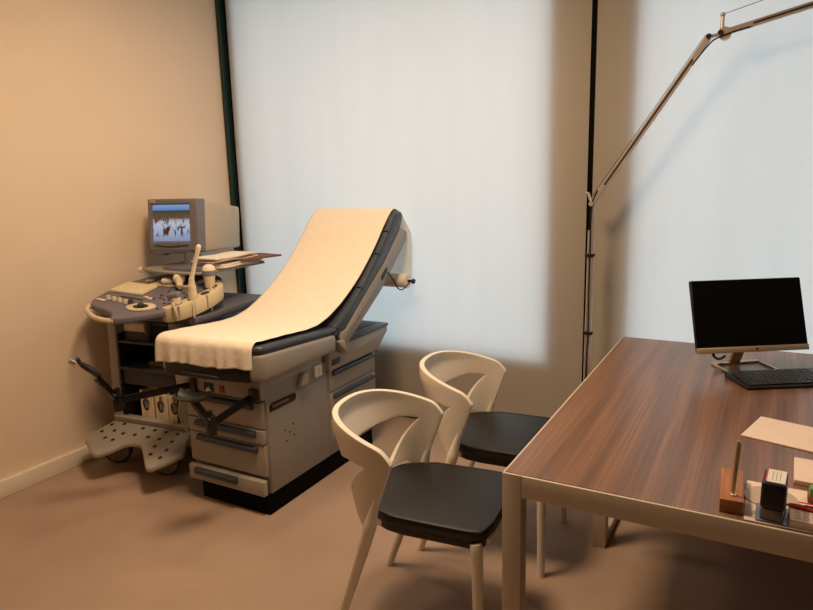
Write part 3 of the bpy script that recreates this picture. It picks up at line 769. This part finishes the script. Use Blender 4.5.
# cartons of supplies on the base deck
def carton(x, y, h, label):
    t = thing('supply_carton', label, 'carton', wpt(x, y, .247), 8, 'white cartons on the cart base')
    b = BM(); w, d = .041, .06
    prism(b, [(-w, 0), (w, 0), (w, h-.035), (w*.75, h-.012), (-w*.75, h-.012), (-w, h-.035)], 'y', -d, d, .002, 1); part('box', b, 'carton', t)
    b = BM(); box(b, -w*.8, w*.8, -.004, .004, h-.014, h, .001, 1)
    box(b, -w, -w+.004, -d, d, h-.035, h-.002, .001, 1); part('flap', b, 'carton', t)
    b = BM(); prism(b, [(-.004+.022*math.cos(2*PI*i/20)*(1+.12*math.sin(6*PI*i/20)), h*.53+.034*math.sin(2*PI*i/20)) for i in range(20)], 'y', -d-.0012, -d+.0005, 0); e = part('emblem', b, 'emblem', t)
    b = BM()
    for i in range(3): box(b, -.008+.009*i, -.004+.009*i, -d-.0018, -d-.0008, h*.40+.004*i, h*.66-.006*i, 0)
    part('emblem_strokes', b, 'taupe', e)
    b = BM()
    for i in range(3): box(b, -.022, .018-.006*i, -d-.0011, -d+.0005, .022+.009*i, .025+.009*i, 0)
    part('print_lines', b, 'disc', t)
    b = BM(); box(b, -.009, .009, -d-.0015, -d+.001, h-.05, h-.022, .0); part('cut_out', b, 'woodbr', t)
carton(-.045, .085, .168, 'white supply carton on the cart base, nearest the side post by the wall')
carton(.055, .085, .168, 'white supply carton on the cart base, between the two others')
carton(.145, .085, .168, 'white supply carton on the cart base, nearest the exam table')
# cream cable hanging beside the table's front
b = BM(); tube(b, [(-2.43, 2.16, .60), (-2.425, 2.10, .50), (-2.44, 2.08, .40), (-2.425, 2.09, .32), (-2.39, 2.12, .26), (-2.37, 2.2, .22), (-2.37, 2.4, .14), (-2.37, 2.62, .006)], .0055, 8, 6)
solo('power_cable', b, 'cable', 'cream cable hanging between the ultrasound cart and the exam table drawers', 'cable', loc=(-2.43, 2.16, .0))

# ------------------------------------------------------------------ chairs
def xe(z): return -.012-.238*(.665-z)/.665          # front pillar line = rear leg line
def chair_shell(bm):
    N = 72; th0 = 90
    phi1, phi0 = 75, 28
    rows = []
    def plan(ph, z):
        s = math.sin(math.radians(ph)); c = math.cos(math.radians(ph))
        xb = -.185-.118*min(1, max(0, (z-.42)/.28))
        yy = .232+.006*min(1, max(0, (z-.42)/.3))
        e = xe(z)
        return (e-(e-xb)*max(0, c)**.80, yy*math.copysign(abs(s)**.86, s), z)
    def zr(ph): return .750-.070*(abs(ph)/90)**2.4-.030*max(0, (abs(ph)-80)/10)**2.5
    def zA(ph):
        a = abs(ph)
        return .612+.022*min(1, a/55)**2-.006*max(0, (a-55)/(phi1-55))**2
    def zB(ph):
        a = abs(ph)
        if a >= phi1: return zA(ph)
        if a <= phi0: return .478
        q = (a-phi0)/(phi1-phi0); return .478+(zA(phi1)-.478)*q**1.25
    def z0(ph):
        a = abs(ph)
        return .412+.055*min(1, max(0, (88-a)/34))
    nl, nu, ng = 5, 8, 1
    cols = []
    phs = sorted(set([-th0+2*th0*i/N for i in range(N+1)]+[-phi1, phi1, -phi0, phi0]))
    for ph in phs:
        lower = [bm.verts.new(plan(ph, z0(ph)+(zB(ph)-z0(ph))*i/nl)) for i in range(nl+1)]
        upper = [bm.verts.new(plan(ph, zA(ph)+(zr(ph)-zA(ph))*i/nu)) for i in range(nu+1)]
        cols.append((lower, upper))
    for pa, pb, (l0, u0), (l1, u1) in zip(phs, phs[1:], cols, cols[1:]):
        for A, B in ((l0, l1), (u0, u1)):
            if A is l0 and max(abs(pa), abs(pb)) <= phi0+.01: continue
            for i in range(len(A)-1): bm.faces.new((A[i], B[i], B[i+1], A[i+1]))
    bmesh.ops.delete(bm, geom=[v for v in bm.verts if not v.link_faces], context='VERTS')
    bmesh.ops.remove_doubles(bm, verts=bm.verts, dist=.0006)
    bmesh.ops.recalc_face_normals(bm, faces=bm.faces)

def make_chair(label):
    t = thing('side_chair', label, 'chair')
    bm = BM(); chair_shell(bm); s = part('backrest', bm, 'chair', t, sharp=180)
    md = s.modifiers.new('thickness', 'SOLIDIFY'); md.thickness = .020; md.offset = -1
    md = s.modifiers.new('round', 'BEVEL'); md.width = .008; md.segments = 4; md.limit_method = 'ANGLE'; md.angle_limit = math.radians(50)
    # seat pan under the pad
    b = BM(); prism(b, [(.255, -.20), (.262, -.15), (.265, 0), (.262, .15), (.255, .20), (.22, .228), (0, .232), (-.10, .225), (-.17, .17), (-.205, .09), (-.212, 0), (-.205, -.09), (-.17, -.17), (-.10, -.225), (0, -.232), (.22, -.228)], 'z', .412, .436, .007, 3, ang=50)
    for v in b.verts: v.co.x = v.co.x*1.035 if v.co.x > .2 else v.co.x; v.co.y *= .80
    part('seat_pan', b, 'chair', t)
    # black pad
    b = BM(); prism(b, [(.262, -.178), (.272, -.12), (.274, 0), (.272, .12), (.262, .178), (.225, .208), (0, .208), (-.06, .198), (-.14, .16), (-.178, .09), (-.19, 0), (-.178, -.09), (-.14, -.16), (-.06, -.198), (0, -.208), (.225, -.208)], 'z', .432, .470, .014, 4, ang=50)
    for v in b.verts:
        if v.co.z > .448:
            r = max(abs(v.co.x-.04)/.235, abs(v.co.y)/.208)
            v.co.z += .006*(1-min(1, r))
    pad = part('seat_pad', b, 'leather', t)
    b = BM()
    ol = [(.258, -.178), (.268, -.12), (.270, 0), (.268, .12), (.258, .178), (.223, .205), (0, .205), (-.058, .195), (-.137, .158), (-.174, .09), (-.186, 0), (-.174, -.09), (-.137, -.158), (-.058, -.195), (0, -.205), (.223, -.205)]
    tube(b, [(x*.985, y*.985, .467) for x, y in ol+ol[:1]], .0045, 8, 4, cap=False); part('piping', b, 'leather', pad)
    b = BM(); prism(b, [(x*.985, y*.985) for x, y in ol], 'z', .410, .45, .005, 2, ang=50); part('pad_skirt', b, 'leather', pad)
    for s_ in (-1, 1):
        b = BM(); y = .228*s_
        t2 = bmesh.new()
        tube(b, [(xe(.54)-.014, .226*s_, .54), (xe(.47)-.008, .225*s_, .47), (xe(.40)-.002, y, .40), (xe(.2), .221*s_, .2), (xe(0), .219*s_, 0)], [.007, .015, .0215, .019, .0155, .0145], 14, 4)
        part('leg', b, 'chair', t)
        b = BM(); tube(b, [(.232, .196*s_, .43), (.236, .200*s_, .40), (.239, .203*s_, .34), (.242, .208*s_, .2), (.245, .214*s_, 0)], [.018, .019, .018, .017, .0155, .0145], 14, 4)
        part('leg', b, 'chair', t)
        b = BM(); tube(b, [(-.03, .165*s_, .428), (.02, .165*s_, .426), (.14, .175*s_, .426), (.21, .18*s_, .428)], .012, 10, 4); part('seat_rail', b, 'chair', t)
    return t

def copy_tree(o, label):
    r = o.copy(); C.objects.link(r); r['label'] = label
    for ch in o.children:
        c = ch.copy(); C.objects.link(c); c.parent = r
        for g in ch.children:
            d = g.copy(); C.objects.link(d); d.parent = c
    return r
ch1 = make_chair('cream plastic chair with black seat pad, nearest the camera beside the desk corner')
ch1['group'] = 'visitor chairs beside the desk'
ch2 = copy_tree(ch1, 'cream plastic chair with black seat pad, standing nearer the window blinds')
ch1.location = (-.941, 1.782, 0); ch1.rotation_euler = (0, 0, math.radians(6))
ch2.location = (-.922, 2.358, 0); ch2.rotation_euler = (0, 0, math.radians(4.6))

# ------------------------------------------------------------------ desk
DX0, DX1, DY0, DY1 = -.552, 1.25, 1.462, 2.995
dk = thing('desk', 'large walnut-topped office desk on a cream metal frame', 'desk', (.35, 2.2, 0))
b = BM(); box(b, DX0+.006, DX1-.006, DY0+.006, DY1-.006, .722, .751, .001, 1); part('tabletop', b, 'walnut', dk, True)
b = BM()
box(b, DX0+.051, DX1-.051, DY0, DY0+.045, .69, .749, .002); box(b, DX0, DX1, DY1-.045, DY1, .69, .749, .002)
box(b, DX0, DX0+.045, DY0+.045, DY1-.04, .69, .749, .002); box(b, DX1-.045, DX1, DY0+.045, DY1-.04, .69, .749, .002)
part('frame', b, 'deskframe', dk, True)
b = BM(); box(b, DX0+.02, DX1-.02, 2.974, 2.992, .12, .69, .002); part('modesty_panel', b, 'deskframe', dk, True)  # unseen panel, added to keep window light off the floor under the desk
for x in (DX0, DX1-.051):
    b = BM(); box(b, x, x+.051, DY0, DY0+.045, 0, .749, .002); part('leg', b, 'deskframe', dk, True)
    x_ = x+.012
    b = BM(); box(b, x_, x_+.052, 2.454, 2.506, .0, .70, .002); box(b, x_, x_+.052, 2.92, 2.972, 0, .70, .002); box(b, x_, x_+.052, 2.50, 2.93, .0, .045, .002); part('loop_leg', b, 'deskframe', dk, True)

# computer monitor
Z0 = .7515
cm = thing('computer_monitor', 'slim computer monitor with black screen and champagne base strip on the desk', 'monitor', (-.06, 2.68, Z0))
MM = T(-.046, 2.65, .962) @ RZ(33) @ RX(-18.5)     # panel frame: x across, -y to the viewer, z up
w, h = .21, .1325
b = BM(); box(b, -w, w, -.004, .012, -h, h, .004, 2, MM); box(b, -.15, .15, .01, .035, -.09, .06, .012, 3, MM); part('back_shell', b, 'black', cm, True)
b = BM(); box(b, -w+.002, w-.002, -.006, -.003, -h+.018, h-.002, .001, 1, MM); part('screen', b, 'screen', cm, True)
b = BM(); box(b, -w, w, -.009, .004, -h-.004, -h+.017, .002, 2, MM); st = part('base_strip', b, 'champagne', cm, True)
b = BM(); lathe(b, [(.0055, 0), (.0055, .0012), (.0042, .0012), (.0042, 0)], 18, MM @ T(.012, -.0088, -h+.0065) @ RX(90)); box(b, .0103, .0112, -.0104, -.009, -h+.0035, -h+.0100, 0, 1, MM); box(b, .0128, .0137, -.0104, -.009, -h+.0035, -h+.0092, 0, 1, MM); part('logo', b, 'black', st, True)
bl_, br_ = Vector((-.153, 2.668, Z0)), Vector((-.004, 2.785, Z0)); fwd = Vector((.545, -.838, 0))
b = BM()
def bar(b, p, q, wd, ht, z):
    p = Vector(p); q = Vector(q); d = (q-p); L = d.length
    box(b, -.004, L+.004, -wd/2, wd/2, 0, ht, .002, 2, T(p.x, p.y, z) @ RZ(math.degrees(math.atan2(d.y, d.x))))
bar(b, bl_, br_, .020, .008, Z0); bar(b, bl_, bl_+fwd*.125, .011, .008, Z0); bar(b, br_, br_+fwd*.125, .011, .008, Z0)
bar(b, bl_+fwd*.125, br_+fwd*.125, .011, .008, Z0)
part('stand_base', b, 'champagne', cm, True)
nb = (bl_+br_)/2; nt = MM @ Vector((0, .03, -.05))
b = BM(); e = nt-(nb+Vector((0, 0, .004))); q = along(((nb+Vector((0, 0, .004)))+nt)/2, e)
q = T(*(((nb+Vector((0, 0, .004)))+nt)/2)) @ RZ(35) @ RX(math.degrees(math.atan2(math.hypot(e.x, e.y), e.z)))
box(b, -.022, .022, -.007, .007, -e.length/2, e.length/2, .003, 2, q); part('neck', b, 'champagne', cm, True)
b = BM(); tube(b, [MM @ Vector((-.12, .03, -.07)), MM @ Vector((-.12, .055, -.135)), Vector((-.135, 2.68, .775)), Vector((-.115, 2.70, .785))], .005, 8, 6); part('cable', b, 'bcable', cm, True)

# keyboard
kbd = thing('keyboard', 'black computer keyboard in front of the monitor on the desk', 'keyboard', (-.027, 2.398, Z0), 32)
b = BM(); prism(b, [(0, 0), (0, .010), (.145, .024), (.150, .018), (.150, 0)], 'x', 0, .44, .003, 2)
part('case', b, 'kbd', kbd)
b = BM()
SK = Matrix(((1, 0, 0, 0), (0, 1, 0, 0), (0, .0966, 1, .0112), (0, 0, 0, 1)))
for r in range(6):
    for c in range(15):
        x = .018+c*.019; wk = .0082
        if r == 0 and 3 < c < 9: continue
        box(b, x-wk, x+wk, .019+r*.0205-.0085, .019+r*.0205+.0085, 0, .0055, .0018, 1, SK)
    for c in range(3 if r > 3 else 0): box(b, .318+c*.019, .334+c*.019, .019+r*.0205-.0085, .019+r*.0205+.0085, 0, .0055, .0018, 1, SK)
    for c in range(4): box(b, .364+c*.018, .379+c*.018, .019+r*.0205-.0085, .019+r*.0205+.0085, 0, .0055, .0018, 1, SK)
box(b, .085, .178, .0105, .0275, 0, .0055, .0018, 1, SK)
part('keys', b, 'kbk', kbd)
b = BM(); box(b, .325, .365, .131, .137, .0, .001, 0, 1, SK); part('indicator_strip', b, 'charcoal', kbd)

# pen stand with pen
b = BM(); box(b, -.024, .024, -.085, .085, 0, .031, .002, 2); 
ps = thing('pen_stand', 'small orange wooden pen block at the front edge of the desk', 'pen stand', (-.034, 1.571, Z0), 3)
part('block', b, 'woodblock', ps)
b = BM(); lathe(b, [(.007, 0), (.007, .004), (.004, .006)], 14, T(.003, -.058, .0305)); part('pen_socket', b, 'gold', ps)
pn = thing('pen', 'slim gold pen standing upright in the wooden block on the desk', 'pen', (-.030, 1.512, Z0+.034))
b = BM(); P0 = Vector((-.030, 1.512, Z0+.034)); P1 = Vector((-.0265, 1.518, Z0+.158))
tube(b, [P0, P0.lerp(P1, .08), P0.lerp(P1, .3), P0.lerp(P1, .7), P1], [.0018, .0045, .0056, .0052, .0030], 14); part('barrel', b, 'gold', pn, True)
b = BM(); c1 = P0.lerp(P1, .62)+Vector((.0055, -.002, 0)); c2 = P0.lerp(P1, .97)+Vector((.005, -.001, 0)); tube(b, [c1, c2], .0013, 6); part('clip', b, 'gold', pn, True)

# loose papers
def sheet(name, pts, z, th, m, label, cat, curl=0):
    b = BM(); prism(b, pts, 'z', z, z+th, .0004 if th < .004 else .001, 1)
    return solo(name, b, m, label, cat, loc=(*pts[0], z))
sheet('paper', [(-.030, 1.966), (.223, 1.900), (.270, 2.080), (.017, 2.146)], Z0, .003, 'sheet', 'large tilted beige paper sheet lying on the desk behind the stamp', 'paper')
sheet('notepad', [(.093, 1.700), (.24, 1.694), (.244, 1.836), (.097, 1.842)], Z0, .012, 'sheet', 'small thick beige notepad lying between the large sheet and the stamp', 'notepad')
cream = sheet('paper', [(-.004, 1.470), (.26, 1.472), (.262, 1.668), (-.004, 1.672)], Z0, .0015, 'sheet', 'cream paper lying under the stamp at the desk edge', 'paper')
b = BM(); box(b, .07, .25, 1.600, 1.606, Z0+.0016, Z0+.0022, 0); part('red_border', b, 'red', cream, True, label='thin red border line')
b = BM(); lathe(b, [(.055, 0), (.055, .002), (0, .002)], 40, T(.046, 1.595, Z0+.0023)); solo('card_disc', b, 'disc', 'round grey card disc half under the stamp', 'disc', loc=(.055, 1.6, Z0+.0023))
b = BM(); prism(b, [(.016, 1.474), (.078, 1.472), (.078, 1.548), (.018, 1.552)], 'z', Z0+.0044, Z0+.0056, .0004, 1); solo('plastic_sleeve', b, 'bluefilm', 'blue grey plastic sleeve lying under the stamp', 'sleeve', loc=(.05, 1.5, Z0+.0044))
sp = thing('stamp', 'black self-inking stamp standing on the papers at the desk edge', 'stamp', (.049, 1.508, Z0+.0058), -4)
b = BM(); box(b, -.0225, .0225, -.032, .036, 0, .026, .004, 2); part('base', b, 'stampgrey', sp)
b = BM(); box(b, -.0235, .0235, -.034, -.014, .026, .086, .007, 4); box(b, -.0225, .0225, -.018, .046, .045, .084, .004, 3); bd = part('housing', b, 'black', sp)
b = BM(); box(b, -.018, .020, -.026, .042, .0835, .0865, .001, 1); tl = part('top_label', b, 'white', bd)
b = BM(); box(b, -.018, -.015, -.0262, .042, .0862, .0870, 0); part('red_line', b, 'red', tl)
b = BM()
for i in range(3): box(b, -.006+i*.007, -.004+i*.007, -.014, .032, .0863, .0868, 0)
part('print_lines', b, 'disc', tl)
b = BM(); box(b, -.024, -.019, -.008, .03, .0, .06, .002); box(b, .019, .024, -.008, .03, .0, .06, .002); part('side_rail', b, 'stampgrey', sp)
b = BM(); box(b, .080, .25, 1.474, 1.545, Z0+.0018, Z0+.020, .003)
cb = solo('card_box', b, 'sheet', 'cream printed card box beside the stamp at the desk edge', 'box', loc=(.080, 1.474, Z0))
b = BM()
for r in range(4):
    for c in range(9): box(b, .090+c*.0155, .101+c*.0155, 1.482+r*.013, 1.490+r*.013, Z0+.0198, Z0+.0204, 0)
part('print_grid', b, 'disc', cb, True)
def pencil(label, name, p, q, r, m, tipm):
    t = thing(name, label, name, p); p = Vector(p); q = Vector(q)
    b = BM(); tube(b, [p, q], r, 8); part('barrel', b, m, t, True)
    b = BM(); e = (p-q).normalized(); tube(b, [p, p+e*.006, p+e*.014], [r, r*.6, .0006], 8); part('tip', b, tipm, t, True)
pencil('thin red pencil lying on the printed card box beside the stamp', 'pencil', (.080, 1.532, Z0+.0237), (.26, 1.505, Z0+.0237), .0034, 'red', 'woodbr')
pencil('short orange pencil lying behind the red pencil beside the stamp', 'pencil', (.092, 1.5415, Z0+.0232), (.19, 1.535, Z0+.0232), .0029, 'orange', 'woodbr')
pencil('navy pen lying behind the red pencil on the card box', 'pen', (.112, 1.541, Z0+.0236), (.26, 1.530, Z0+.0236), .0035, 'bluepen', 'black')
sb = thing('rubber_stamp_block', 'small wooden stamp block with green top beside the notepad', 'stamp block', (.136, 1.622, Z0+.0024))
b = BM(); box(b, -.018, .03, -.015, .015, 0, .016, .002); part('block', b, 'woodbr', sb)
b = BM(); box(b, -.016, .028, -.013, .013, .0155, .034, .004); part('grip', b, 'green', sb)

# ------------------------------------------------------------------ floor lamp with jointed arm
LY = 3.2
fl = thing('floor_lamp', 'tall jointed aluminium floor lamp rising behind the far corner of the desk', 'floor lamp', (-.778, LY, 0))
b = BM(); lathe(b, [(.16, 0), (.16, .02), (.15, .026), (.02, .03), (.0, .03)], 40, T(-.778, LY, 0)); part('base', b, 'steel', fl, True)
E0 = Vector((-.757, LY, 1.338)); J1 = Vector((-.286, LY, 2.037)); J2 = Vector((-.230, LY, 2.047))
b = BM(); tube(b, [(-.748, LY, .02), (-.748, LY, 1.20), (-.752, LY, 1.33)], .0085, 12); tube(b, [(-.771, LY+.004, .02), (-.767, LY+.004, 1.21)], .0062, 10); part('pole', b, 'steel', fl, True)
b = BM(); tube(b, [(-.759, LY-.012, .05), (-.759, LY-.012, .55), (-.755, LY-.011, .68), (-.757, LY-.012, .9), (-.757, LY-.011, 1.15), (-.755, LY-.012, 1.33), (-.73, LY-.012, 1.40)], .0035, 8, 4); part('cable', b, 'bcable', fl, True)
for z in (.70, 1.09):
    b = BM(); box(b, -.781, -.736, LY-.016, LY+.012, z-.007, z+.007, .002); part('cable_clip', b, 'black', fl, True)
b = BM(); tube(b, [(-.789, LY, 1.392), (-.775, LY, 1.385), (-.757, LY, 1.338)], .007, 10); tube(b, [(-.757, LY-.02, 1.338), (-.757, LY+.02, 1.338)], .012, 12); part('elbow', b, 'steel', fl, True)
def arm(p, q):
    e = q-p; L = e.length; an = math.degrees(math.atan2(e.z, e.x))
    mx = T(*((p+q)/2)) @ RY(-an)
    b = BM(); box(b, -L/2, L/2, -.010, .010, .004, .0125, .0015, 1, mx); box(b, -L/2, L/2, -.010, .010, -.0125, -.004, .0015, 1, mx)
    for s_ in (-1, 1): box(b, s_*L/2-.05, s_*L/2+.05, -.011, .011, -.0125, .0125, .002, 1, mx)
    a = part('arm', b, 'steel', fl, True)
    b = BM(); box(b, -L/2+.04, L/2-.04, -.006, .006, -.004, .004, 0, 1, mx); part('arm_slot', b, 'slot', a, True)
    return mx, L
arm(E0+Vector((.03, 0, .045)), J1-Vector((.03, 0, .045)))
E2 = J2+Vector((.84*math.cos(math.radians(12.2)), 0, .84*math.sin(math.radians(12.2))))
arm(J2+Vector((.06, 0, .013)), E2)
b = BM(); tube(b, [J1, J2], .0075, 10); tube(b, [J1+Vector((0, -.02, 0)), J1+Vector((0, .02, 0))], .012, 14); part('link', b, 'steel', fl, True)
b = BM(); tube(b, [J1+Vector((0, -.022, 0)), J1+Vector((0, -.018, 0))], .011, 14); tube(b, [J2+Vector((-.012, -.026, .0)), J2+Vector((-.012, -.02, 0))], .010, 14); part('joint_cap', b, 'black', fl, True)
b = BM(); tube(b, [J2+Vector((.004, -.018, -.004)), J2+Vector((.004, .018, -.004))], .026, 20); part('pivot_disc', b, 'steel', fl, True)
b = BM(); tube(b, [J2+Vector((-.008, 0, .0)), J2+Vector((-.008, 0, .068))], [.010, .007], 12); bmesh.ops.create_uvsphere(b, u_segments=10, v_segments=8, radius=.0105, matrix=T(*(J2+Vector((-.008, 0, .072))))); part('spring_post', b, 'steel', fl, True)
b = BM(); tube(b, [J2+Vector((-.008, 0, .074)), E2+Vector((0, 0, .10))], .0014, 6); tube(b, [E0+Vector((.0, 0, .035)), J1+Vector((-.014, 0, .01))], .0014, 6); part('tension_wire', b, 'slot', fl, True)
b = BM(); tube(b, [J1+Vector((-.06, -.014, -.11)), J1+Vector((-.0, -.016, -.035)), J2+Vector((-.02, -.022, -.02)), J2+Vector((.05, -.018, .0)), J2+Vector((.1, -.014, .01))], .0035, 8, 5); part('joint_cable', b, 'bcable', fl, True)
b = BM(); tube(b, [E2, E2+Vector((.06, 0, -.02)), E2+Vector((.10, 0, -.10))], .010, 10, 4); part('head_mount', b, 'steel', fl, True)
b = BM(); t = bmesh.new(); n = 40
for k in range(n):
    pass
t.free()
t = bmesh.new(); R1 = [t.verts.new((.075*math.cos(2*PI*k/n), .075*math.sin(2*PI*k/n), .20)) for k in range(n)]; R2 = [t.verts.new((.16*math.cos(2*PI*k/n), .16*math.sin(2*PI*k/n), 0)) for k in range(n)]
for k in range(n): t.faces.new((R1[k], R1[(k+1) % n], R2[(k+1) % n], R2[k]))
bmesh.ops.solidify(t, geom=t.faces[:], thickness=.003); merge(b, t, T(*(E2+Vector((.10, 0, -.27))))); part('lamp_shade', b, 'shade', fl, True)

# ------------------------------------------------------------------ light
w = bpy.data.worlds.new('sky'); bpy.context.scene.world = w; w.use_nodes = True
bg = w.node_tree.nodes['Background']; bg.inputs[0].default_value = (.78, .92, 1.0, 1); bg.inputs[1].default_value = 1.52
WARM = (1, .70, .44)
def area(name, loc, sx, sy, power, col, rot=(0, 0, 0)):
    l = bpy.data.lights.new(name, 'AREA'); l.shape = 'RECTANGLE'; l.size = sx; l.size_y = sy; l.energy = power; l.color = col
    o = bpy.data.objects.new(name, l); C.objects.link(o); o.location = loc; o.rotation_euler = [math.radians(r) for r in rot]
    return o
area('ceiling_lamp', (-1.32, 1.66, 2.76), .5, .5, 49, WARM)
area('ceiling_lamp', (-2.10, 2.25, 2.76), .3, .3, 8, WARM)
area('ceiling_lamp', (.9, 1.75, 2.76), .3, .3, 9, WARM)  # added fill over the desk to brighten its papers, no known fixture

# ------------------------------------------------------------------ camera
f, yaw, pit, rol = 652.775, math.radians(29.2337), math.radians(11.34236), math.radians(-1.49547)
fw = Vector((-math.sin(yaw)*math.cos(pit), math.cos(yaw)*math.cos(pit), -math.sin(pit)))
r = Vector((math.cos(yaw), math.sin(yaw), 0)); u = r.cross(fw)
r2 = math.cos(rol)*r+math.sin(rol)*u; u2 = -math.sin(rol)*r+math.cos(rol)*u
cam = bpy.data.cameras.new('camera'); co_ = bpy.data.objects.new('camera', cam); C.objects.link(co_)
mw = Matrix(((r2.x, u2.x, -fw.x, 0), (r2.y, u2.y, -fw.y, 0), (r2.z, u2.z, -fw.z, 1.5), (0, 0, 0, 1)))
co_.matrix_world = mw
cam.sensor_fit = 'HORIZONTAL'; cam.sensor_width = 36; cam.lens = f/813*36; cam.clip_start = .05
sc = bpy.context.scene; sc.camera = co_
sc.view_settings.view_transform = 'Standard'; sc.view_settings.look = 'None'; sc.view_settings.exposure = 0; sc.view_settings.gamma = 1
sc.view_settings.use_curve_mapping = False
sc.cycles.use_denoising = True
sc.cycles.max_bounces = 10; sc.cycles.diffuse_bounces = 6; sc.cycles.sample_clamp_indirect = 8
